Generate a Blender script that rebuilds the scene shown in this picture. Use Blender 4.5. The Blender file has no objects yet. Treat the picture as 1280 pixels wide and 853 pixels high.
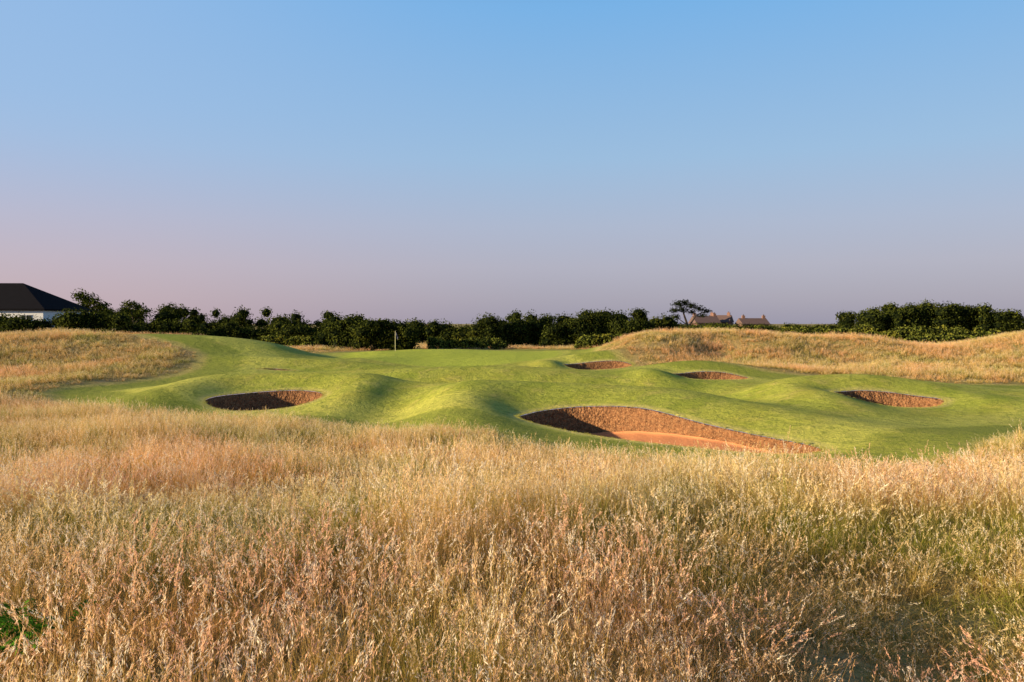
import bpy, math, random
import numpy as np
from mathutils import Vector
random.seed(4); rng=np.random.default_rng(11)
S=bpy.context.scene
COL=S.collection

# ---------------------------------------------------------------- helpers
def link(o): COL.objects.link(o); return o
def mesh_np(name, V, F, mats=(), smooth=False, link_it=True, attrs=None, midx=None):
    me=bpy.data.meshes.new(name)
    V=np.asarray(V,dtype=np.float32)
    if not isinstance(F,list): F=[F]
    F=[np.asarray(f,dtype=np.int32) for f in F if len(f)]
    me.vertices.add(len(V)); me.vertices.foreach_set('co',V.ravel())
    nl=sum(f.size for f in F); nf=sum(len(f) for f in F)
    me.loops.add(nl); me.polygons.add(nf)
    me.loops.foreach_set('vertex_index',np.concatenate([f.ravel() for f in F]))
    tot=np.concatenate([np.full(len(f),f.shape[1],dtype=np.int32) for f in F])
    st=np.concatenate([[0],np.cumsum(tot)[:-1]]).astype(np.int32)
    me.polygons.foreach_set('loop_start',st)
    if midx is not None: me.polygons.foreach_set('material_index',np.asarray(midx,dtype=np.int32))
    me.polygons.foreach_set('use_smooth',np.full(nf,smooth))
    me.update(calc_edges=True)
    if attrs:
        for k,a in attrs.items():
            a=np.asarray(a,dtype=np.float32)
            if a.ndim==1:
                at=me.attributes.new(k,'FLOAT','POINT'); at.data.foreach_set('value',a)
            else:
                at=me.attributes.new(k,'FLOAT_VECTOR','POINT'); at.data.foreach_set('vector',a.ravel())
    for m in mats: me.materials.append(m)
    o=bpy.data.objects.new(name,me)
    if link_it: link(o)
    return o
def new_mat(name):
    m=bpy.data.materials.new(name); m.use_nodes=True
    nt=m.node_tree; nt.nodes.clear()
    return m,nt,nt.nodes,nt.links
def N(nt,t,**kw):
    n=nt.nodes.new(t)
    for k,v in kw.items(): setattr(n,k,v)
    return n
def mixc(nt,f,a,b,bt='MIX'):
    n=nt.nodes.new('ShaderNodeMix'); n.data_type='RGBA'; n.blend_type=bt
    for sock,v in ((n.inputs[0],f),(n.inputs[6],a),(n.inputs[7],b)):
        if isinstance(v,bpy.types.NodeSocket): nt.links.new(v,sock)
        elif isinstance(v,(tuple,list)): sock.default_value=(*v,1)
        else: sock.default_value=v
    return n.outputs[2]
def math_(nt,op,a,b=0.0,clamp=False):
    n=nt.nodes.new('ShaderNodeMath'); n.operation=op; n.use_clamp=clamp
    for i,v in enumerate((a,b)):
        if isinstance(v,bpy.types.NodeSocket): nt.links.new(v,n.inputs[i])
        else: n.inputs[i].default_value=v
    return n.outputs[0]
def mrange(nt,v,a,b,c=0.0,d=1.0):
    n=nt.nodes.new('ShaderNodeMapRange'); n.interpolation_type='SMOOTHSTEP'
    nt.links.new(v,n.inputs[0])
    for i,x in enumerate((a,b,c,d)): n.inputs[i+1].default_value=x
    return n.outputs[0]
def noise(nt,scale,detail=3,rough=.55,vec=None,dist=0.0):
    n=nt.nodes.new('ShaderNodeTexNoise'); n.inputs['Scale'].default_value=scale
    n.inputs['Detail'].default_value=detail; n.inputs['Roughness'].default_value=rough
    n.inputs['Distortion'].default_value=dist
    if vec is None:
        g=nt.nodes.new('ShaderNodeNewGeometry'); vec=g.outputs['Position']
    nt.links.new(vec,n.inputs['Vector']); return n.outputs['Fac']
def attr(nt,name):
    n=nt.nodes.new('ShaderNodeAttribute'); n.attribute_name=name; return n
def simple_mat(name,c,rough=.8,var=.15,scale=3,bump=0.0,spec=.3):
    m,nt,n,l=new_mat(name)
    f=noise(nt,scale,4)
    col=mixc(nt,f,tuple(x*(1-var) for x in c),tuple(min(1,x*(1+var)) for x in c))
    b=N(nt,'ShaderNodeBsdfPrincipled'); b.inputs['Roughness'].default_value=rough
    b.inputs['Specular IOR Level'].default_value=spec
    l.new(col,b.inputs['Base Color'])
    if bump:
        bp=N(nt,'ShaderNodeBump'); bp.inputs['Strength'].default_value=bump; bp.inputs['Distance'].default_value=.05
        l.new(noise(nt,scale*6,4),bp.inputs['Height']); l.new(bp.outputs[0],b.inputs['Normal'])
    o=N(nt,'ShaderNodeOutputMaterial'); l.new(b.outputs[0],o.inputs[0]); return m

class Sines:
    def __init__(s,seed,wl,n=14):
        r=np.random.default_rng(seed); a=r.uniform(0,2*math.pi,n); k=2*math.pi/(wl*r.uniform(.6,1.7,n))
        s.kx=k*np.cos(a); s.ky=k*np.sin(a); s.p=r.uniform(0,6.28,n); s.n=n
    def __call__(s,x,y):
        o=np.zeros_like(x,dtype=float)
        for a,b,p in zip(s.kx,s.ky,s.p): o+=np.sin(a*x+b*y+p)
        return o/math.sqrt(s.n/2)/1.6
def smooth_poly(P,n=8):
    P=np.array(P,float); out=[]
    M=len(P)
    for i in range(M):
        p0,p1,p2,p3=P[(i-1)%M],P[i],P[(i+1)%M],P[(i+2)%M]
        for k in range(n):
            t=k/n
            out.append(.5*((2*p1)+(-p0+p2)*t+(2*p0-5*p1+4*p2-p3)*t*t+(-p0+3*p1-3*p2+p3)*t**3))
    return np.array(out)
def sdist(px,py,poly,want_near=False):
    A=poly; B=np.roll(poly,-1,0)
    D=B-A; L=(D**2).sum(1)+1e-12
    sd=np.empty(len(px)); nx=np.empty((len(px),2))
    for s in range(0,len(px),40000):
        x=px[s:s+40000,None]; y=py[s:s+40000,None]
        t=np.clip(((x-A[:,0])*D[:,0]+(y-A[:,1])*D[:,1])/L,0,1)
        qx=A[:,0]+t*D[:,0]; qy=A[:,1]+t*D[:,1]
        d2=(x-qx)**2+(y-qy)**2
        k=d2.argmin(1); ar=np.arange(len(k))
        d=np.sqrt(d2[ar,k])
        c=((A[:,1]>y)!=(B[:,1]>y))&(x<(B[:,0]-A[:,0])*(y-A[:,1])/(B[:,1]-A[:,1]+1e-12)+A[:,0])
        ins=(c.sum(1)%2)==1
        sd[s:s+40000]=np.where(ins,-d,d)
        nx[s:s+40000,0]=qx[ar,k]; nx[s:s+40000,1]=qy[ar,k]
    return (sd,nx) if want_near else sd

# ---------------------------------------------------------------- layout (metres, camera stands at x=0,y=0)
EYE=3.2
mown=smooth_poly([(-19.8,36),(-15.4,31.8),(-11.4,29.8),(-6.9,28.8),(-3.1,25.9),(0,23.3),(3.2,20.7),(5.6,18.8),(7.9,17.7),
  (10.3,18.2),(12.3,20),(16.5,23.5),(24,27),(34,33),(33,44),(27,46),(21,47.5),(17.5,49.5),(14.5,51.5),(10.5,54.5),(8.4,60),
  (7.2,68),(9,84),(8,95),(-4,99),(-14,96),(-18.5,84),(-20,71),(-25,66),(-29.5,64.5),(-28,61.5),(-22.5,57.5),(-20.3,50),(-21.8,44),(-22.8,39.5)],6)
bunk=[ # polygon, floor z
 (smooth_poly([(.3,28.9),(1.1,30.6),(2.7,31.1),(4.6,29.8),(6.4,26.4),(7.6,23.6),(8.25,21.8),(8.05,20.9),(6.8,21.3),(4.6,23.1),(2.7,25.1),(1.2,26.9),(.3,28.0)],14),-1.22),
 (smooth_poly([(-13.4,34.8),(-13.0,36.2),(-11.9,37.3),(-10.3,37.6),(-9.0,37),(-8.5,35.7),(-9.3,34.5),(-10.8,34.0),(-12.4,34.0)],16),-1.6),
 (smooth_poly([(3.8,58),(4.3,59.6),(6,60.2),(8.1,60),(8.9,58.8),(7.6,57.6),(5,57.2)],16),-1.1),
 (smooth_poly([(9.5,47.3),(10,49),(11.6,49.8),(13.4,49.6),(14.3,48.2),(13.4,47),(11,46.5)],16),-1.3),
 (smooth_poly([(13.9,34),(14.4,35.6),(15.8,36.3),(17.5,35.9),(18.6,34.6),(17.8,33.2),(16.2,32.7),(14.6,32.9)],16),-1.55),
 (smooth_poly([(-16.6,52.1),(-16.2,52.4),(-15.5,52.5),(-14.7,52.4),(-14.3,52.1),(-15.5,51.95)],16),None),
]
ys=[-60,-20,0,4,8,12,16,20,26,33,40,55,70,88,96,112,130,300,3000]
zs=[1.2,1.2,1.05,.86,.58,.31,.06,-.18,-.34,-.44,-.45,-.10,.06,.12,-.10,-.45,-.3,-1,-2]
yt=np.arange(-100,400,.5); zt=np.interp(yt,ys,zs); k=np.exp(-np.linspace(-2.2,2.2,13)**2); k/=k.sum()
zt=np.convolve(np.pad(zt,6,mode='edge'),k,mode='valid')
s1=Sines(1,19); s2=Sines(2,7); s3=Sines(3,2.6); s4=Sines(5,9)
def G(x,y,cx,cy,sx,sy,a,rot=0):
    c,s=math.cos(rot),math.sin(rot); u=(x-cx)*c+(y-cy)*s; v=-(x-cx)*s+(y-cy)*c
    return a*np.exp(-.5*((u/sx)**2+(v/sy)**2))
def sst(a,b,x):
    t=np.clip((x-a)/(b-a),0,1); return t*t*(3-2*t)
def H(x,y):
    z=np.where(y<380,np.interp(y,yt,zt),np.interp(y,ys,zs))
    z=z+G(x,y,-34,63,9.5,7,2.1)+G(x,y,-22,64.5,5.6,3.8,.95)+G(x,y,-44,50,8,10,.7)+G(x,y,-60,75,14,12,.9)-G(x,y,-15.0,66.5,2.0,4,.4)
    prof=sst(5,12,x)*(1-.78*sst(24,40,x))*(1+.10*np.sin(x*.45))
    yy=69-1.2*np.sin(x*.23)
    fr=np.where(y<yy,np.exp(-.5*((y-yy)/4.8)**2),np.exp(-.5*((y-yy)/11)**2))
    z=z+2.12*prof*fr+G(x,y,12,65.5,2.2,3,.40)-G(x,y,16.5,64.5,1.6,3.5,.50)+G(x,y,21,64.5,2.2,3.4,.45)-G(x,y,26,63,2,3.5,.40)
    z=z+G(x,y,47,62,6.5,8,2.3)+G(x,y,70,80,12,12,1.4)
    z=z+G(x,y,-9.8,40.8,5.4,2.1,1.25,-.08)-G(x,y,-11,32.6,4,1.6,.24)+G(x,y,-15.3,36.6,1.6,3.0,.70)+G(x,y,-6.9,36.2,1.1,2.6,.42)
    z=z+G(x,y,2.4,35.0,4.8,2.5,1.15,-.1)+G(x,y,-1.9,30.2,1.4,4.6,.66,.12)+G(x,y,6.8,30.2,3.0,2.6,.55)+G(x,y,9.6,25.5,1.5,3.4,.34,.2)
    z=z-G(x,y,-5.1,34,1.5,4.5,.48)+G(x,y,-5,48,8,2.4,.75,-.12)-G(x,y,-3,42.3,7,1.6,.5)
    z=z+G(x,y,16.3,38.8,3.5,1.9,1.15)+G(x,y,12.7,33.8,1.3,2.8,.60)-G(x,y,10.4,37,1.4,4,.42)+G(x,y,19.9,34,1.0,2.2,.28)
    z=z+G(x,y,12,52.2,3.2,1.6,1.0)+G(x,y,8.3,47,1.1,2.2,.5)+G(x,y,6.2,62.4,2.6,1.5,.8)+G(x,y,2.6,58.5,1.0,2,.5)
    z=z+G(x,y,23.5,34,2.8,4.5,.5)+G(x,y,-25.5,41,2.4,7,.40)-G(x,y,-20,43,1.8,6,.12)+G(x,y,-14,55.8,6,1.8,.62)+G(x,y,1,50,4.5,1.9,.35)-G(x,y,5,54.5,4,1.5,.3)
    z=z+G(x,y,20,43,4,1.8,.55)+G(x,y,-12,74,4,3.5,.45)+G(x,y,-2,78,5,4,.25)
    z=z+.09*s1(x,y)+.055*s4(x,y)
    fg=1-sst(15,22,y)
    z=z+fg*(.14*s2(x,y)+.03*s3(x,y))+G(x,y,17,20,4.5,4,.5)
    far=sst(45,80,np.abs(x)+y*.2)*sst(20,60,y)
    z=z+far*.15*s2(x,y)
    return z
def h0(x,y): return float(H(np.array([x]),np.array([y]))[0])
bunk[-1]=(bunk[-1][0],h0(-15.5,52.2)-.28)

# ---------------------------------------------------------------- materials
def ground_material():
    m,nt,n,l=new_mat('ground_turf')
    mw=attr(nt,'mown').outputs['Fac']; gr=attr(nt,'putting').outputs['Fac']; rim=attr(nt,'rim').outputs['Fac']; ins=attr(nt,'inset').outputs['Fac']
    big=noise(nt,.16,4,.55); mid=noise(nt,.9,5,.62); m2=noise(nt,2.6,4,.6); fine=noise(nt,9,4,.65); vf=noise(nt,40,2,.6)
    g1=mixc(nt,mrange(nt,big,.35,.65),(.250,.300,.026),(.400,.375,.052))
    g1=mixc(nt,mrange(nt,mid,.48,.72,0,.6),g1,(.52,.41,.12))
    w=N(nt,'ShaderNodeTexWave'); w.inputs['Scale'].default_value=.13; w.inputs['Distortion'].default_value=1.5; w.inputs['Detail'].default_value=1
    mp=N(nt,'ShaderNodeMapping'); mp.inputs['Rotation'].default_value=(0,0,.55)
    ge=N(nt,'ShaderNodeNewGeometry'); l.new(ge.outputs['Position'],mp.inputs[0]); l.new(mp.outputs[0],w.inputs[0])
    g1=mixc(nt,mrange(nt,w.outputs['Fac'],.35,.65,0,.38),g1,(.44,.455,.065))
    d=math_(nt,'ADD',ins,math_(nt,'MULTIPLY',math_(nt,'SUBTRACT',mid,.5),1.2))
    g1=mixc(nt,mrange(nt,d,3.0,2.4,0,.8),g1,(.195,.225,.028))
    rib=math_(nt,'MULTIPLY',mrange(nt,d,2.6,3.2),mrange(nt,d,6.0,5.0))
    g1=mixc(nt,math_(nt,'MULTIPLY',rib,.6),g1,(.50,.48,.09))
    g1=mixc(nt,mrange(nt,m2,.48,.70,0,.6),g1,(.15,.20,.016))
    g1=mixc(nt,mrange(nt,fine,.42,.70,0,.6),g1,(.13,.175,.015))
    g1=mixc(nt,mrange(nt,vf,.45,.70,0,.5),g1,(.60,.51,.15))
    pt=mixc(nt,mid,(.36,.42,.042),(.45,.475,.065))
    pt=mixc(nt,mrange(nt,vf,.4,.7,0,.3),pt,(.30,.36,.03))
    g1=mixc(nt,gr,g1,pt)
    g1=mixc(nt,math_(nt,'MULTIPLY',rim,mrange(nt,m2,.3,.6,.4,.9)),g1,(.62,.50,.18))
    semi=mixc(nt,mrange(nt,fine,.4,.65),(.48,.38,.12),(.24,.23,.045))
    r1=mixc(nt,mrange(nt,big,.3,.7),(.36,.25,.09),(.24,.24,.05))
    r1=mixc(nt,mrange(nt,mid,.35,.7),r1,(.44,.32,.14))
    r1=mixc(nt,mrange(nt,fine,.4,.7,0,.7),r1,(.14,.10,.03))
    mm=math_(nt,'ADD',mw,math_(nt,'MULTIPLY',math_(nt,'SUBTRACT',mid,.5),.6))
    col=mixc(nt,mrange(nt,mm,.15,.35),r1,semi)
    col=mixc(nt,mrange(nt,mm,.4,.8),col,g1)
    b=N(nt,'ShaderNodeBsdfPrincipled'); b.inputs['Roughness'].default_value=.95
    b.inputs['Specular IOR Level'].default_value=.08
    l.new(col,b.inputs['Base Color'])
    bp=N(nt,'ShaderNodeBump'); bp.inputs['Strength'].default_value=.8; bp.inputs['Distance'].default_value=.045
    h=math_(nt,'ADD',fine,math_(nt,'MULTIPLY',vf,.7)); l.new(h,bp.inputs['Height'])
    bp2=N(nt,'ShaderNodeBump'); bp2.inputs['Strength'].default_value=.75; bp2.inputs['Distance'].default_value=.17
    l.new(math_(nt,'ADD',mid,math_(nt,'MULTIPLY',m2,.5)),bp2.inputs['Height']); l.new(bp.outputs[0],bp2.inputs['Normal'])
    l.new(bp2.outputs[0],b.inputs['Normal'])
    o=N(nt,'ShaderNodeOutputMaterial'); l.new(b.outputs[0],o.inputs[0]); return m

def grass_material():
    m,nt,n,l=new_mat('dry_grass')
    a=attr(nt,'gd'); sp=N(nt,'ShaderNodeSeparateXYZ'); l.new(a.outputs['Vector'],sp.inputs[0])
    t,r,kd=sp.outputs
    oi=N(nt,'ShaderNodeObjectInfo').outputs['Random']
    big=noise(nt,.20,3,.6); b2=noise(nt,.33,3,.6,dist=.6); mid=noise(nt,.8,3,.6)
    leaf=mixc(nt,mrange(nt,t,.1,.85),(.075,.065,.012),(.80,.49,.13))  # straw tips; roots coloured darker to paint shade depth into the sward
    leaf=mixc(nt,mrange(nt,r,.5,.95,0,.8),leaf,(.85,.62,.29))
    green=mixc(nt,t,(.05,.08,.008),(.36,.40,.04))
    pick=math_(nt,'ADD',math_(nt,'ADD',math_(nt,'MULTIPLY',mid,.5),math_(nt,'MULTIPLY',b2,.5)),math_(nt,'MULTIPLY',oi,.10))
    gm=math_(nt,'MULTIPLY',mrange(nt,pick,.49,.62),mrange(nt,r,.98,.2,.35,1))
    leaf=mixc(nt,gm,leaf,green)
    leaf=mixc(nt,math_(nt,'MULTIPLY',mrange(nt,big,.46,.62,0,.65),mrange(nt,t,.1,.6)),leaf,(.80,.38,.15))
    seed=mixc(nt,mrange(nt,big,.42,.60),(.89,.65,.33),(.87,.49,.33))
    seed=mixc(nt,mrange(nt,r,.42,.80,0,.9),seed,(.95,.84,.66))
    seed=mixc(nt,math_(nt,'MULTIPLY',gm,.35),seed,(.60,.56,.20))
    col=mixc(nt,mrange(nt,kd,.6,.9),leaf,seed)
    hs=N(nt,'ShaderNodeHueSaturation'); l.new(mrange(nt,oi,0,1,.86,1.06),hs.inputs['Value']); l.new(col,hs.inputs['Color'])
    d=N(nt,'ShaderNodeBsdfDiffuse'); tr=N(nt,'ShaderNodeBsdfTranslucent'); mx=N(nt,'ShaderNodeMixShader'); mx.inputs[0].default_value=.35
    l.new(hs.outputs[0],d.inputs[0]); l.new(hs.outputs[0],tr.inputs[0]); l.new(d.outputs[0],mx.inputs[1]); l.new(tr.outputs[0],mx.inputs[2])
    o=N(nt,'ShaderNodeOutputMaterial'); l.new(mx.outputs[0],o.inputs[0]); return m

def green_grass_material():
    m,nt,n,l=new_mat('green_grass')
    a=attr(nt,'gd'); sp=N(nt,'ShaderNodeSeparateXYZ'); l.new(a.outputs['Vector'],sp.inputs[0])
    t,r,kd=sp.outputs
    c=mixc(nt,t,(.20,.24,.03),(.42,.42,.06)); c=mixc(nt,mrange(nt,r,.4,1,0,.9),c,(.62,.50,.18))
    d=N(nt,'ShaderNodeBsdfDiffuse'); tr=N(nt,'ShaderNodeBsdfTranslucent'); mx=N(nt,'ShaderNodeMixShader'); mx.inputs[0].default_value=.3
    l.new(c,d.inputs[0]); l.new(c,tr.inputs[0]); l.new(d.outputs[0],mx.inputs[1]); l.new(tr.outputs[0],mx.inputs[2])
    o=N(nt,'ShaderNodeOutputMaterial'); l.new(mx.outputs[0],o.inputs[0]); return m

def leaf_material(name,dark,light,yellow=.25):
    m,nt,n,l=new_mat(name)
    a=attr(nt,'lf').outputs['Fac']
    big=noise(nt,.35,3,.6)
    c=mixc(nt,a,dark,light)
    c=mixc(nt,mrange(nt,big,.5,.7,0,yellow),c,tuple(x*y for x,y in zip(light,(1.9,1.5,.9))))  # yellow patches paint sunlit highlights into the leaf colour
    d=N(nt,'ShaderNodeBsdfDiffuse'); tr=N(nt,'ShaderNodeBsdfTranslucent'); mx=N(nt,'ShaderNodeMixShader'); mx.inputs[0].default_value=.2
    l.new(c,d.inputs[0]); l.new(c,tr.inputs[0]); l.new(d.outputs[0],mx.inputs[1]); l.new(tr.outputs[0],mx.inputs[2])
    o=N(nt,'ShaderNodeOutputMaterial'); l.new(mx.outputs[0],o.inputs[0]); return m

def wall_material():
    m,nt,n,l=new_mat('bunker_face_earth')
    f=noise(nt,6,5,.75); v=N(nt,'ShaderNodeTexVoronoi'); v.inputs['Scale'].default_value=11
    g=N(nt,'ShaderNodeNewGeometry'); l.new(g.outputs['Position'],v.inputs['Vector'])
    c=mixc(nt,mrange(nt,f,.36,.64),(.075,.032,.017),(.34,.16,.072))
    c=mixc(nt,mrange(nt,v.outputs['Distance'],.1,.6,0,.6),c,(.20,.095,.045))
    c=mixc(nt,mrange(nt,noise(nt,24,3,.6),.52,.70,0,.6),c,(.50,.31,.15))
    b=N(nt,'ShaderNodeBsdfPrincipled'); b.inputs['Roughness'].default_value=1; b.inputs['Specular IOR Level'].default_value=.05
    l.new(c,b.inputs['Base Color'])
    bp=N(nt,'ShaderNodeBump'); bp.inputs['Strength'].default_value=.8; bp.inputs['Distance'].default_value=.09
    l.new(math_(nt,'ADD',f,v.outputs['Distance']),bp.inputs['Height']); l.new(bp.outputs[0],b.inputs['Normal'])
    o=N(nt,'ShaderNodeOutputMaterial'); l.new(b.outputs[0],o.inputs[0]); return m
M_ground=ground_material(); M_grass=grass_material(); M_green=green_grass_material()
M_wall=wall_material(); M_sand=simple_mat('bunker_sand',(.53,.215,.092),.95,.18,2.0,.6,.1)
M_bush=leaf_material('bush_leaves',(.007,.013,.004),(.085,.100,.017),.3)
M_scrub=leaf_material('scrub_leaves',(.05,.07,.012),(.22,.23,.04),.5)
M_pine=leaf_material('pine_needles',(.008,.012,.006),(.030,.038,.012),.1)
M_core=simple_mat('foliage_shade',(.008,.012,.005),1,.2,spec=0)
M_bark=simple_mat('bark',(.07,.05,.035),.95,.3,4,.4)

# ---------------------------------------------------------------- ground sheet
def axis(lo,hi,h,growlo,growhi,minv,maxv):
    c=list(np.arange(lo,hi+1e-6,h)); s=h; x=lo; left=[]
    while x>minv: s*=growlo; x-=s; left.append(x)
    s=h; x=hi; right=[]
    while x<maxv: s*=growhi; x+=s; right.append(x)
    return np.array(left[::-1]+c+right)
hs=.125
ax=axis(-19,20,hs,1.045,1.045,-3500,3500); ay=axis(17,61.5,hs,1.02,1.04,-60,4000)
X,Y=np.meshgrid(ax,ay); nx,ny=len(ax),len(ay)
px=X.ravel().copy(); py=Y.ravel().copy()
deep=np.zeros(len(px),bool); rimv=np.zeros(len(px))
for poly,fz in bunk:
    b0=poly.min(0)-1.2; b1=poly.max(0)+1.2
    idx=np.where((px>b0[0])&(px<b1[0])&(py>b0[1])&(py<b1[1]))[0]
    sd,q=sdist(px[idx],py[idx],poly,True)
    deep[idx[sd<-hs]]=True
    rimv[idx]=np.maximum(rimv[idx],np.clip(1-sd/.45,0,1))
    sn=(sd>=-hs)&(sd<hs*.5)
    px[idx[sn]]=q[sn,0]; py[idx[sn]]=q[sn,1]
pz=H(px,py)
ii=np.arange(nx*ny).reshape(ny,nx)
Q=np.stack([ii[:-1,:-1],ii[:-1,1:],ii[1:,1:],ii[1:,:-1]],-1).reshape(-1,4)
Q=Q[~deep[Q].any(1)]
near=(px>-40)&(px<45)&(py>10)&(py<115)
msd=np.full(len(px),50.); msd[near]=sdist(px[near],py[near],mown)
mownv=np.clip(.5-msd/2.0,0,1)
pg=smooth_poly([(-15,76),(-14,66),(-4,60),(3,68),(5,84),(3,92),(-6,94),(-14,90)],6)
psd=np.full(len(px),50.); psd[near]=sdist(px[near],py[near],pg)
put=np.clip(.5-psd/.8,0,1)
ground=mesh_np('ground',np.stack([px,py,pz],1),[Q],[M_ground],True,True,{'mown':mownv,'putting':put,'rim':rimv,'inset':np.clip(-msd,-5,20)})

# ---------------------------------------------------------------- bunkers
for bi,(poly,fz0) in enumerate(bunk):
    nP=len(poly); T=np.roll(poly,-1,0)-np.roll(poly,1,0); T/=np.linalg.norm(T,axis=1)[:,None]+1e-9
    area=.5*np.sum(poly[:,0]*np.roll(poly[:,1],-1)-np.roll(poly[:,0],-1)*poly[:,1])
    nin=np.stack([-T[:,1],T[:,0]],1)*(1 if area>0 else -1)
    zt_=H(poly[:,0],poly[:,1]); cen=poly.mean(0)
    fzf=(lambda x: fz0+.66*sst(1.2,7.2,x)) if bi==0 else (lambda x: fz0+0*x)
    rings=[]; r2=np.random.default_rng(bi)
    rings.append(np.column_stack([poly-nin*.06,zt_-.05])); rings.append(np.column_stack([poly+nin*.01,zt_-.02]))
    K=10
    fw=fzf(poly[:,0])
    for k_ in range(1,K+1):
        t=k_/K; h=(zt_-.03-fw); off=.02+t*np.clip(h*.26,.02,.5)
        jit=r2.normal(0,.026,nP)*(1 if k_<K else .3)*(1 if bi<5 else .1)
        if bi==5: off=off*.5
        p=poly+nin*(off+jit)[:,None]
        rings.append(np.column_stack([p,zt_-.03-h*t+r2.normal(0,.008,nP)]))
    base=rings[-1][:,:2]
    nwall=len(rings)-1
    for k_ in range(1,9):
        t=k_/8; p=base+(cen-base)*t
        z=fzf(p[:,0])-.10*math.sin(min(1,t*1.2)*math.pi/2)+.015*s3(p[:,0]*2,p[:,1]*2)
        rings.append(np.column_stack([p,z]))
    V=np.concatenate(rings); R=len(rings); F=[];mi=[]
    i=np.arange(nP); j=(i+1)%nP
    for k_ in range(R-1):
        a=k_*nP; F.append(np.stack([a+i,a+j,a+nP+j,a+nP+i],1)); mi+= [0 if k_<nwall else 1]*nP
    mesh_np('sand_bunker',V,[np.concatenate(F)],[M_wall,M_sand],True,True,None,mi)

# ---------------------------------------------------------------- grass patches
def clump(name,nleaf,nstem,rad,hl,hst,wl,ws,mat,head=1,spik=16,seed=0,lean=1.0):
    r=np.random.default_rng(seed); V=[];F3=[];F4=[];A=[]; nv=0
    nt_=max(6,int(nleaf/22)); ta=r.uniform(0,6.283,nt_); tq=rad*np.sqrt(r.random(nt_)); tx=tq*np.cos(ta); ty=tq*np.sin(ta); th=r.uniform(.75,1.2,nt_)
    def root():
        if r.random()<.6:
            i=r.integers(nt_); return (tx[i]+r.normal(0,.022),ty[i]+r.normal(0,.022)),th[i]
        q=rad*math.sqrt(r.random()); an=r.uniform(0,6.283); return (q*math.cos(an),q*math.sin(an)),1.0
    def ribbon(b,h,w,lean,la,segs,kind,rr):
        nonlocal nv
        fa=r.uniform(0,math.pi); fx,fy=math.cos(fa)*w/2,math.sin(fa)*w/2
        cl,sl=math.cos(la),math.sin(la); c=p=None
        for s in range(segs+1):
            t=s/segs; o=lean*(t**1.8)*h; p=c
            c=(b[0]+cl*o,b[1]+sl*o,h*t*(1-.25*lean*t))
            k=(1-t*.85) if kind<.3 else (1-.4*t)
            if s<segs or kind>=.3:
                V.append((c[0]+fx*k,c[1]+fy*k,c[2]));V.append((c[0]-fx*k,c[1]-fy*k,c[2]));A.extend([(t,rr,kind)]*2)
            else: V.append(c);A.append((t,rr,kind))
        for s in range(segs):
            a=nv+2*s
            if s==segs-1 and kind<.3: F3.append((a,a+1,a+2))
            else: F4.append((a,a+1,a+3,a+2))
        nv+=2*segs+(1 if kind<.3 else 2)
        return np.array(p),np.array(c)
    for _ in range(nleaf):
        b,hh=root()
        ribbon(b,hh*hl*r.uniform(.45,1.2),wl*r.uniform(.6,1.3),r.uniform(.05,.95)*lean,r.uniform(0,6.283),3,0,r.random())
    for _ in range(nstem):
        b,hh=root(); rr=r.random(); h=hh*hst*r.uniform(.62,1.22); la=r.uniform(0,6.283); le=r.uniform(.03,.55)*lean
        p,top=ribbon(b,h,ws,le,la,3,.5,rr)
        dr=top-p; dr/=np.linalg.norm(dr)
        L=r.uniform(.06,.14)*head; W=r.uniform(.004,.013)*head
        if spik:
            t=(np.arange(spik)+r.random(spik))/spik
            c=top-dr*(L*(1-t))[:,None]+r.normal(0,1,(spik,3))*(W*.8*np.sin(math.pi*np.minimum(1,t*.85+.12)))[:,None]
            d=dr+r.normal(0,.34,(spik,3)); d/=np.linalg.norm(d,axis=1)[:,None]
            sd_=np.cross(d,r.normal(0,1,(spik,3))); sd_/=np.linalg.norm(sd_,axis=1)[:,None]+1e-6
            ll=(.009*head*r.uniform(.7,1.5,spik))[:,None]; w_=(.0020*head*r.uniform(.7,1.4,spik))[:,None]
            V.extend(map(tuple,np.stack([c-d*ll,c+sd_*w_,c+d*ll,c-sd_*w_],1).reshape(-1,3))); A.extend([(1,rr,1)]*4*spik)
            for s in range(spik): F4.append((nv,nv+1,nv+2,nv+3)); nv+=4
    return mesh_np(name,np.array(V),[np.array(F4).reshape(-1,4),np.array(F3).reshape(-1,3)],[mat],False,False,{'gd':np.array(A)})
def mk_coll(name,objs):
    c=bpy.data.collections.new(name)
    for o in objs: c.objects.link(o)
    return c
near_c=[]
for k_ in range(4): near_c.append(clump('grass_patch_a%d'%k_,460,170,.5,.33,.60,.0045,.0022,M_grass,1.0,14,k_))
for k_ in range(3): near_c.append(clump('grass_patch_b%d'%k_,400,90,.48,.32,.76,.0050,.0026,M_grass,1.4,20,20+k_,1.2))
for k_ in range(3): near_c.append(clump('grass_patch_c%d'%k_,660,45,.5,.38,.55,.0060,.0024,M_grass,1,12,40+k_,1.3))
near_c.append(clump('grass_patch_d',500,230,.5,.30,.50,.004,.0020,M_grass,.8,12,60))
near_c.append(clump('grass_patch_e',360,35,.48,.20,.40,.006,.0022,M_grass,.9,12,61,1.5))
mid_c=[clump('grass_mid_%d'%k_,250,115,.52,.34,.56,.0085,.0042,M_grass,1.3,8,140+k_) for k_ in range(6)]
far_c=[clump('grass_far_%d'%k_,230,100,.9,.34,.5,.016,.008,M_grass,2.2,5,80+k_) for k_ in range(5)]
turf_c=[clump('turf_tuft_%d'%k_,60,0,.13,.085,.1,.007,.002,M_green,1,0,100+k_) for k_ in range(4)]
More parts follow.
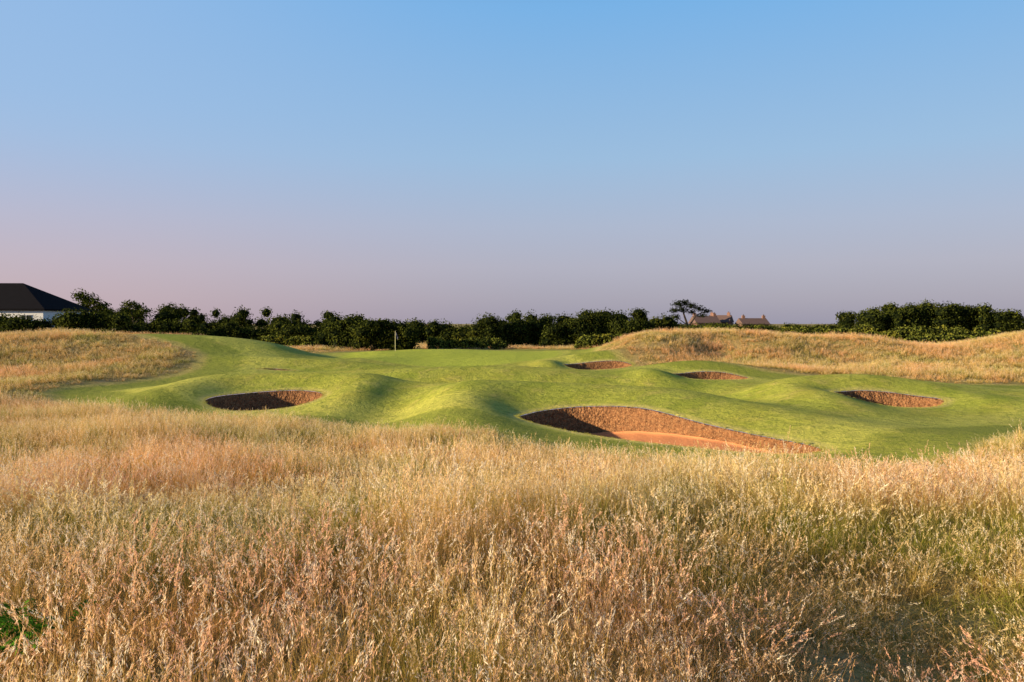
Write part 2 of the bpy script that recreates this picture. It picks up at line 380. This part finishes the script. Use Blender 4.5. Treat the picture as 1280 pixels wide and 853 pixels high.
def scatter(name,pts,rot,scl,idx,coll):
    me=bpy.data.meshes.new(name); me.vertices.add(len(pts)); me.vertices.foreach_set('co',np.asarray(pts,np.float32).ravel())
    a=me.attributes.new('rot','FLOAT_VECTOR','POINT'); a.data.foreach_set('vector',np.asarray(rot,np.float32).ravel())
    a=me.attributes.new('scl','FLOAT_VECTOR','POINT'); a.data.foreach_set('vector',np.asarray(scl,np.float32).ravel())
    a=me.attributes.new('pick','INT','POINT'); a.data.foreach_set('value',np.asarray(idx,np.int32))
    o=link(bpy.data.objects.new(name,me))
    ng=bpy.data.node_groups.new(name+'_scatter','GeometryNodeTree')
    ng.interface.new_socket('Geometry',in_out='INPUT',socket_type='NodeSocketGeometry')
    ng.interface.new_socket('Geometry',in_out='OUTPUT',socket_type='NodeSocketGeometry')
    gi=ng.nodes.new('NodeGroupInput'); go=ng.nodes.new('NodeGroupOutput')
    ip=ng.nodes.new('GeometryNodeInstanceOnPoints'); ci=ng.nodes.new('GeometryNodeCollectionInfo')
    ci.inputs['Collection'].default_value=coll; ci.inputs['Separate Children'].default_value=True; ci.inputs['Reset Children'].default_value=True
    def na(nm,dt):
        n=ng.nodes.new('GeometryNodeInputNamedAttribute'); n.data_type=dt; n.inputs['Name'].default_value=nm; return n.outputs['Attribute']
    L=ng.links.new
    L(gi.outputs[0],ip.inputs['Points']); L(ci.outputs[0],ip.inputs['Instance']); ip.inputs['Pick Instance'].default_value=True
    L(na('pick','INT'),ip.inputs['Instance Index'])
    er=ng.nodes.new('FunctionNodeEulerToRotation'); L(na('rot','FLOAT_VECTOR'),er.inputs[0]); L(er.outputs[0],ip.inputs['Rotation'])
    L(na('scl','FLOAT_VECTOR'),ip.inputs['Scale']); L(ip.outputs[0],go.inputs[0])
    md=o.modifiers.new('scatter','NODES'); md.node_group=ng
    return o
dens=Sines(9,5)
def zone(y0,y1,sp_,sxy,sz,fan,ncl,edge=1.2,mind=.25):
    W=fan*y1+6
    gx,gy=np.meshgrid(np.arange(-W,W,sp_),np.arange(y0,y1,sp_)); x=gx.ravel(); y=gy.ravel()
    x=x+rng.uniform(-.35,.35,len(x))*sp_; y=y+rng.uniform(-.35,.35,len(y))*sp_
    k_=np.abs(x)<fan*y+6; x=x[k_]; y=y[k_]
    sd=sdist(x,y,mown); k_=sd>mind; x,y,sd=x[k_],y[k_],sd[k_]
    for p,_ in bunk:
        s=sdist(x,y,p); k_=s>.6; x,y,sd=x[k_],y[k_],sd[k_]
    n=len(x)
    e=np.clip(.30+.70*(sd-mind)/edge,0,1)
    hv=e*sz*(1+.26*dens(x,y))*rng.uniform(.80,1.13,n)
    sx_=sxy*rng.uniform(.9,1.15,n)*np.clip(.6+.4*(sd-mind)/edge,.6,1)
    scl=np.stack([sx_,sx_,hv],1)
    psi=rng.uniform(0,6.283,n); e_=.25
    gx=(H(x+e_,y)-H(x-e_,y))/(2*e_); gy=(H(x,y+e_)-H(x,y-e_))/(2*e_)
    lx=np.cos(psi)*gx+np.sin(psi)*gy; ly=-np.sin(psi)*gx+np.cos(psi)*gy
    rot=np.stack([np.arctan(ly),-np.arctan(lx),psi],1)
    return np.stack([x,y,H(x,y)-.02],1),rot,scl,rng.integers(0,ncl,n)
zs_=[zone(1.2,14,.64,1,1,.75,12)]
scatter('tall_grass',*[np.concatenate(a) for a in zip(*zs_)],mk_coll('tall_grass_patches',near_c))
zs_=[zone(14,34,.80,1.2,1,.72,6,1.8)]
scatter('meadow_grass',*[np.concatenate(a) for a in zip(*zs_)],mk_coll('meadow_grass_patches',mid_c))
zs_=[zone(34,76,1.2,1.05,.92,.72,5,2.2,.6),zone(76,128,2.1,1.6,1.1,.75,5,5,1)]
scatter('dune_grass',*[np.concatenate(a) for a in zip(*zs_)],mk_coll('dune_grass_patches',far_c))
P=[]
for p,_ in bunk:
    q=np.concatenate([p+(np.roll(p,-1,0)-p)*f for f in (0,.5)]); c=p.mean(0)
    d=q-c; d/=np.linalg.norm(d,axis=1)[:,None]; P.append(q+d*rng.uniform(.02,.12,len(q))[:,None]+rng.normal(0,.02,q.shape))
P=np.concatenate(P); n=len(P)
scatter('turf_fringe',np.column_stack([P,H(P[:,0],P[:,1])-.02]),np.column_stack([np.zeros((n,2)),rng.uniform(0,6.28,n)]),
   np.repeat(rng.uniform(.4,.8,n)[:,None],3,1),rng.integers(0,4,n),mk_coll('turf_tufts',turf_c))

# ---------------------------------------------------------------- foliage
ico=None
def ico_pts():
    global ico
    if ico is None:
        import bmesh
        bm=bmesh.new(); bmesh.ops.create_icosphere(bm,subdivisions=2,radius=1)
        ico=(np.array([v.co[:] for v in bm.verts]),np.array([[v.index for v in f.verts] for f in bm.faces])); bm.free()
    return ico
def foliage(blobs,size,dens_,seed,shell=.40,core=.68):
    r=np.random.default_rng(seed); V=[];F=[];A=[];C=[];CF=[];nv=0;cv=0
    iv,jf=ico_pts()
    for (cx,cy,cz,rx,ry,rz) in blobs:
        area=4*math.pi*((rx*ry)**1.6+(rx*rz)**1.6+(ry*rz)**1.6)**(1/1.6)/3**(1/1.6)
        n=int(area*dens_/(size*size))
        d=r.normal(0,1,(n,3)); d/=np.linalg.norm(d,axis=1)[:,None]
        k1=r.normal(0,1.9,(5,3)); k2=r.uniform(0,6.28,5)
        lump=sum(np.sin(2.6*d@k1[i]+k2[i]) for i in range(5))/5
        rad=1+.34*lump+r.uniform(-shell,.16,n)
        c=np.array([cx,cy,cz])+d*rad[:,None]*np.array([rx,ry,rz])
        nn=d+r.normal(0,.6,(n,3)); nn/=np.linalg.norm(nn,axis=1)[:,None]
        u=np.cross(nn,r.normal(0,1,(n,3))); u/=np.linalg.norm(u,axis=1)[:,None]; v=np.cross(nn,u)
        s=(size*r.uniform(.45,1.2,n))[:,None]
        q=np.stack([c-u*s,c-v*s*.5,c+u*s,c+v*s*.5],1).reshape(-1,3)
        V.append(q); F.append(np.arange(n*4).reshape(n,4)+nv); nv+=n*4
        tone=r.uniform(-.20,.30)
        A.append(np.repeat(np.clip(r.beta(1.3,2.2,n)+tone+.25*d[:,2]*r.random(n),0,1),4))  # random tone, plus lit tops painted in as lighter upper leaves
        cc=np.array([cx,cy,cz])+iv*np.array([rx,ry,rz])*core*(1+.1*r.normal(0,1,len(iv)))[:,None]  # dark inner core, added to block light inside the leaves
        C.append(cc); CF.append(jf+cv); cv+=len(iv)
    V=np.concatenate(V);F=np.concatenate(F);A=np.concatenate(A);C=np.concatenate(C);CF=np.concatenate(CF)+len(V)
    return np.concatenate([V,C]),F,CF,np.concatenate([A,np.zeros(len(C))]),np.concatenate([np.zeros(len(F)),np.ones(len(CF))])
def mass(name,blobs,size,dens_,seed,mat,**kw):
    V,F,CF,A,mi=foliage(blobs,size,dens_,seed,**kw)
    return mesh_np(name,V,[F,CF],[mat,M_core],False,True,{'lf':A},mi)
R=random.Random(7)
def topline(u,tab): return float(np.interp(u,[a for a,_ in tab],[b for _,b in tab]))
belt=[(-130,6.5),(-95,5.4),(-80,5.4),(-72,6.1),(-65,6.1),(-55,5.6),(-50,5.0),(-40,4.5),(-30,4.3),(-18,3.9),(-11,3.1),(-8,3.2),(-5,4.4),(0,4.8),(6,4.3),(10,4.9),(14,5.8),(18,5.3),(23,4.9),(27,4.2),(32,3.5),(36,3.2)]
bl=[]
x=-130
while x<33:
    top=topline(x,belt)+.45*math.sin(x*.9)+.3*math.sin(x*2.3+1)+.4*math.sin(x*.37); y=146+R.uniform(-4,4); z0=h0(x,y)
    for lay in range(2):
        r_=R.uniform(.8,1.9); yy=y+R.uniform(-3,3)
        cz=top-r_*.75+R.uniform(-.9,.3)-lay*1.5
        bl.append((x+R.uniform(-1,1),yy,cz,r_*R.uniform(.9,1.5),r_,r_*R.uniform(.75,1.1)))
    bl.append((x,y,z0+1.4,2.4,2.2,1.8))
    x+=R.uniform(1.1,1.9)
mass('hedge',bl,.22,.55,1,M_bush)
def bushes(name,specs,size,seed,mat,dens_=.65):
    bl=[]
    for (x0,x1,y,top,rr) in specs:
        x=x0+rr*.5
        while x<x1:
            yy=y+R.uniform(-1.5,1.5)*rr*.5; z0=h0(x,yy)
            edge=min(1,.5+min(x-x0,x1-x)/(2.4*rr)); t=z0+(top-z0)*edge*R.uniform(.76,1.08)
            zc=t-rr*.7
            while zc>z0-rr*.3:
                q=rr*R.uniform(.65,1.15)
                bl.append((x+R.uniform(-.4,.4)*rr,yy+R.uniform(-.4,.4)*rr,zc,q*1.15,q,q*.85)); zc-=rr*.95
            x+=rr*R.uniform(.7,1.0)
    return mass(name,bl,size,dens_,seed,mat)
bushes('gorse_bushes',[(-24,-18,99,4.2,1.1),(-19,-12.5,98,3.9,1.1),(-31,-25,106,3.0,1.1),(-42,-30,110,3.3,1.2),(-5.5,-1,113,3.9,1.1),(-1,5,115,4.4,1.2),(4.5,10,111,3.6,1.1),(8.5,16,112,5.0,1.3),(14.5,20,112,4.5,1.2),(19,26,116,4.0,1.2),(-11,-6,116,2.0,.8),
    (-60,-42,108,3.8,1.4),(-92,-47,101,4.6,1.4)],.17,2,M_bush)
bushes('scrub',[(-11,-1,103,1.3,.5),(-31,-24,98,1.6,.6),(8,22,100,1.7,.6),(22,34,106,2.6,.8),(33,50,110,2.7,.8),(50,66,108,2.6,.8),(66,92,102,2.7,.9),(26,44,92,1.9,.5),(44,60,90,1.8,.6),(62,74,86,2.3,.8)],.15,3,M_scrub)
bl=[]
for k_ in range(85):
    x=R.uniform(70,101); t=(x-85)/17; y=164+R.uniform(-7,7); z0=h0(x,y)
    top=7.4-2.6*t*t+R.uniform(-1.0,.3)+.4*math.sin(x*.9)
    r_=R.uniform(1.1,2.0); zc=top-r_
    while zc>z0: bl.append((x+R.uniform(-.5,.5),y,zc,r_*1.15,r_,r_*.9)); zc-=r_*1.2
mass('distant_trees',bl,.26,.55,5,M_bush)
bl=[]
for k_ in range(60):
    x=R.uniform(98,180); y=190+R.uniform(-8,8); r_=R.uniform(1.4,2.4); bl.append((x,y,3.4-r_*.6+R.uniform(-.6,.3),r_*1.4,r_,r_))
for k_ in range(90):
    x=R.uniform(38,120); y=290+R.uniform(-10,10); r_=R.uniform(1.4,2.2); bl.append((x,y,R.uniform(.0,1.2),r_*1.8,r_,r_))
mass('distant_hedge',bl,.35,.5,6,M_bush)

def tube(p0,p1,r0,r1,nv,seg=8):
    p0=np.array(p0,float);p1=np.array(p1,float); d=p1-p0; d/=np.linalg.norm(d)
    a=np.cross(d,[0.3,.9,.1]); a/=np.linalg.norm(a); b=np.cross(d,a)
    an=np.linspace(0,2*math.pi,seg,endpoint=False)
    ring=np.cos(an)[:,None]*a+np.sin(an)[:,None]*b
    V=np.concatenate([p0+ring*r0,p1+ring*r1]); i=np.arange(seg); j=(i+1)%seg
    return V,np.stack([i,j,j+seg,i+seg],1)+nv
def tree(name,x,y,limbs,blobs,size,mat,seed,dens_=.5):
    z0=h0(x,y)-.1; VT=[];FT=[];nv=0
    for (a,b,r0,r1) in limbs:
        V,F=tube((x+a[0],y+a[1],z0+a[2]),(x+b[0],y+b[1],z0+b[2]),r0,r1,nv); VT.append(V);FT.append(F);nv+=len(V)
    V,F,CF,A,mi=foliage([(x+b[0],y+b[1],z0+b[2],*b[3:]) for b in blobs],size,dens_,seed,shell=.6,core=.35)
    VT=np.concatenate(VT);FT=np.concatenate(FT)
    return mesh_np(name,np.concatenate([VT,V]),[FT,F+nv,CF+nv],[mat,M_core,M_bark],False,True,{'lf':np.concatenate([np.zeros(nv),A])},
      np.concatenate([np.full(len(FT),2),mi]))
tree('pine_tree',33.5,150,[((0,0,0),(-.3,0,2.9),.32,.26),((-.3,0,2.9),(-1.2,0,5.6),.24,.15),((-.3,0,2.9),(1.2,.3,5.2),.2,.12),((-1.2,0,5.6),(-1.8,0,7.0),.13,.06),
  ((1.2,.3,5.2),(3.0,0,6.0),.11,.05),((-1.2,0,5.6),(.6,.2,6.9),.1,.05),((-.3,0,3.2),(-2.4,.2,4.8),.12,.05)],
  [(-2.2,0,7.3,1.3,1.1,.7),(-.9,.3,7.6,1.1,1,.6),(.3,0,7.0,1.3,1.1,.55),(1.7,0,6.5,1.2,1,.55),(3.1,.2,6.0,1.1,.9,.45),(-3.0,0,6.1,1.0,.9,.6),(-2.6,.2,4.9,1.0,.8,.55),
   (.4,.5,5.8,.9,.8,.45),(2.3,-.2,5.2,1.0,.8,.45),(-1.4,-.3,6.3,1.1,.8,.6)],.20,M_pine,11,.8)
tree('windswept_tree',-68.8,130,[((0,0,0),(-.4,0,4),.35,.26),((-.4,0,4),(-1.2,0,7),.24,.1),((-.4,0,4),(1.3,0,6.3),.2,.08)],
  [(-1.7,0,8.1,1.3,1.2,1.0),(-.7,.2,7.4,1.6,1.3,1.1),(.6,0,7.0,1.5,1.2,.9),(1.8,0,6.3,1.4,1.2,.8),(-1.2,0,6.1,1.8,1.4,1.0),(.4,0,5.5,2.1,1.4,1.0),(-.2,0,4.4,2.3,1.5,1.2)],.22,M_bush,12,.85)
tree('windswept_tree',-61.5,130,[((0,0,0),(-.2,0,3.4),.3,.22),((-.2,0,3.4),(-.6,0,5.6),.2,.08),((-.2,0,3.4),(1.2,0,5.2),.16,.07)],
  [(-.9,0,6.7,1.3,1.1,.75),(.4,0,6.3,1.3,1.1,.65),(1.6,0,5.7,1.2,1.1,.55),(-1.8,0,5.7,1.1,1,.6),(.2,0,5.1,1.9,1.4,.7)],.22,M_bush,13,.85)

# ---------------------------------------------------------------- houses
M_roofD=simple_mat('slate_roof',(.009,.008,.010),1,.25,2,0,.05); M_white=simple_mat('white_render',(.75,.73,.70),.8,.05)
M_stone=simple_mat('red_sandstone',(.22,.12,.09),.9,.2,1.5); M_roofB=simple_mat('tile_roof',(.13,.085,.075),.9,.2,1,0,.1)
M_glass=simple_mat('window_glass',(.03,.035,.045),.15,.1); M_trim=simple_mat('white_trim',(.7,.7,.68),.6,.04)
def box(name,c,s,mat,parent):
    x,y,z=c;a,b,d=[q/2 for q in s]
    V=[(x+i*a,y+j*b,z+k*d) for i in(-1,1) for j in(-1,1) for k in(-1,1)]
    F=np.array([(0,1,3,2),(4,6,7,5),(0,4,5,1),(2,3,7,6),(0,2,6,4),(1,5,7,3)])
    o=mesh_np(name,np.array(V),[F],[mat]); o.parent=parent; return o
def house(name,loc,rotz,L,W,wh,rh,hip,wallm,roofm,win,chim,floors=1):
    e=bpy.data.objects.new(name,None); link(e); e.location=loc; e.rotation_euler=(0,0,rotz)
    if hip>0: box('walls',(0,0,wh/2),(L,W,wh),wallm,e)
    else:
        a,b=L/2,W/2
        V=np.array([(-a,-b,0),(a,-b,0),(a,b,0),(-a,b,0),(-a,-b,wh),(a,-b,wh),(a,b,wh),(-a,b,wh),(-a,0,wh+rh-.05),(a,0,wh+rh-.05)])
        o=mesh_np('walls',V,[np.array([(0,1,5,4),(2,3,7,6),(1,2,6,5),(3,0,4,7)]),np.array([(5,6,9),(7,4,8)])],[wallm]); o.parent=e
    a,b=L/2+.35,W/2+.4; r=a-hip if hip>0 else a; t=.22; zb=wh-.12
    V=[(-a,-b,zb),(a,-b,zb),(a,b,zb),(-a,b,zb),(-r,0,wh+rh),(r,0,wh+rh),
       (-a,-b,zb+t),(a,-b,zb+t),(a,b,zb+t),(-a,b,zb+t),(-r,0,wh+rh+t),(r,0,wh+rh+t)]
    o=mesh_np('roof',np.array(V),[np.array([(6,7,11,10),(8,9,10,11),(0,1,7,6),(1,2,8,7),(2,3,9,8),(3,0,6,9)]),np.array([(7,8,11),(9,6,10)])]+([np.array([(0,3,2,1)])] if hip>0 else [np.array([(0,4,5,1),(2,5,4,3)])]),[roofm]); o.parent=e
    for f in range(floors):
        z=1.5+f*2.7 if floors>1 else wh-1.35
        for k_ in range(win):
            x=-L/2+(k_+.5)*L/win
            box('window_%d_%d'%(f,k_),(x,-W/2-.02,z),(1.3,.06,1.2),M_glass,e)
            box('sill_%d_%d'%(f,k_),(x,-W/2-.08,z-.66),(1.5,.16,.1),M_trim,e)
            box('mullion_%d_%d'%(f,k_),(x,-W/2-.07,z),(.08,.05,1.2),M_trim,e)
    for k_,cx in enumerate(chim):
        box('chimney_%d'%k_,(cx,0,wh+rh+.35),(1.1,.8,1.7),wallm,e)
        box('chimney_pot_%d'%k_,(cx,0,wh+rh+1.4),(.35,.35,.4),M_roofB,e)
    box('door',(L*.12,-W/2-.03,1.0),(1,.08,2.0),M_roofD,e)
    return e
house('white_house',(-75.8,112,.3),.05,26,13,4.7,3.6,6.5,M_white,M_roofD,6,[])
house('sandstone_house',(72.5,300,.3),.15,9,7.5,2.9,2.4,0,M_stone,M_roofB,3,[-3.9,3.9])
house('sandstone_house',(80,306,.3),-.5,8,7,3.2,2.5,0,M_stone,M_roofB,3,[-3.2,3.2])
house('sandstone_house',(90.5,300,.3),.1,10,7,2.5,2.0,0,M_stone,M_roofB,3,[-3.5,4.4])

# ---------------------------------------------------------------- golf flag
e=bpy.data.objects.new('golf_flagstick',None); link(e); fx,fy=-12.9,88; e.location=(fx,fy,h0(fx,fy))
M_pole=simple_mat('pole_paint',(.80,.74,.42),.4,.03); M_flag=simple_mat('flag_cloth',(.05,.05,.09),.8,.1)
V,F=tube((0,0,0),(0,0,2.3),.022,.019,0,10); o=mesh_np('pole',V,[F],[M_pole],True); o.parent=e
V,F=tube((0,0,2.3),(0,0,2.34),.03,.008,0,10); o=mesh_np('finial',V,[F],[M_pole],True); o.parent=e
V,F=tube((0,0,.004),(0,0,.03),.055,.054,0,16); o=mesh_np('cup_rim',V,[F],[M_trim],True); o.parent=e
u,v=np.meshgrid(np.linspace(0,1,12),np.linspace(0,1,9)); 
V=np.stack([.02+.26*u+.02*np.sin(v*5),.05*np.sin(u*9+v*2)*u,2.28-.42*v-.55*u*(.6+.4*u)],-1).reshape(-1,3)
q=np.arange(108).reshape(9,12); F=np.stack([q[:-1,:-1],q[:-1,1:],q[1:,1:],q[1:,:-1]],-1).reshape(-1,4)
o=mesh_np('flag',V,[F],[M_flag],True); o.parent=e

M_fern=leaf_material('bracken_leaf',(.03,.09,.010),(.10,.24,.02),.2)
V=[];F=[];A=[];nv=0; r=np.random.default_rng(3); bx,by=-3.38,5.1; bz=h0(bx,by)
for fr in range(46):
    an=r.uniform(0,6.28); L=r.uniform(.15,.32); st=np.array([bx+r.normal(0,.13),by+r.normal(0,.2),bz+r.uniform(.25,.46)])
    dv=np.array([math.cos(an),math.sin(an),0]); sdv=np.array([-dv[1],dv[0],0])
    for k_ in range(14):
        t=k_/14; c=st+dv*L*t+np.array([0,0,.12*math.sin(t*2.4)])
        for sg in(-1,1):
            ll=.07*(1-t)+.015; w=.010; tip=c+sdv*sg*ll+dv*.02+np.array([0,0,r.normal(0,.012)-.02])
            mid=(c+tip)/2; V+= [c,mid+dv*w,tip,mid-dv*w]; F.append((nv,nv+1,nv+2,nv+3)); nv+=4; A+=[r.random()]*4
mesh_np('bracken_plant',np.array(V),[np.array(F)],[M_fern],False,True,{'lf':A})

# ---------------------------------------------------------------- light, sky
el=math.radians(12.5); az=(-.955,-.297)
sv=Vector((az[0]*math.cos(el),az[1]*math.cos(el),math.sin(el)))
sd_=bpy.data.lights.new('sun','SUN'); sd_.energy=10; sd_.angle=math.radians(.5); sd_.color=(1,.80,.51)
so=link(bpy.data.objects.new('sun',sd_)); so.rotation_euler=sv.to_track_quat('Z','Y').to_euler()
w=bpy.data.worlds.new('World'); S.world=w; w.use_nodes=True; nt=w.node_tree; nt.nodes.clear()
sky=N(nt,'ShaderNodeTexSky'); sky.sky_type='NISHITA'; sky.sun_disc=False; sky.sun_elevation=el; sky.sun_rotation=math.atan2(az[0],az[1])
tc=N(nt,'ShaderNodeTexCoord'); sp=N(nt,'ShaderNodeSeparateXYZ'); nt.links.new(tc.outputs['Generated'],sp.inputs[0])
cr=N(nt,'ShaderNodeValToRGB'); nt.links.new(sp.outputs[2],cr.inputs[0]); el_=cr.color_ramp.elements
stops=[(0,(.35,.335,.44)),(.03,(.41,.39,.49)),(.07,(.46,.455,.57)),(.12,(.44,.50,.66)),(.2,(.35,.54,.78)),(.37,(.20,.48,.86)),(.5,(.10,.24,.50)),(1,(.04,.11,.28))]
el_[0].position=0; el_[0].color=(*stops[0][1],1); el_[1].position=1; el_[1].color=(*stops[-1][1],1)
for p,c in stops[1:-1]:
    k_=el_.new(p); k_.color=(*c,1)
lf=mrange(nt,sp.outputs[0],.1,-.6)
low=mrange(nt,sp.outputs[2],.26,.0)
warm=mixc(nt,low,(.38,.56,.86),(.70,.48,.51))
hi=mrange(nt,sp.outputs[2],.7,.36)
c1=mixc(nt,math_(nt,'MULTIPLY',math_(nt,'MULTIPLY',lf,hi),.60),cr.outputs[0],warm)
sc=N(nt,'ShaderNodeVectorMath',operation='SCALE'); sc.inputs['Scale'].default_value=.10; nt.links.new(sky.outputs[0],sc.inputs[0])
c2=mixc(nt,.12,c1,sc.outputs[0])
bg=N(nt,'ShaderNodeBackground'); bg.inputs['Strength'].default_value=1.0; nt.links.new(c2,bg.inputs[0])
wo=N(nt,'ShaderNodeOutputWorld'); nt.links.new(bg.outputs[0],wo.inputs[0])

# ---------------------------------------------------------------- camera
cd=bpy.data.cameras.new('camera'); cd.lens=28; cd.sensor_width=36; cd.shift_y=-.0176; cd.clip_start=.1; cd.clip_end=9000
co=link(bpy.data.objects.new('camera',cd)); co.location=(0,0,EYE); co.rotation_euler=(math.radians(90),0,0)
S.camera=co
S.view_settings.view_transform='Standard'; S.view_settings.look='None'; S.view_settings.exposure=0
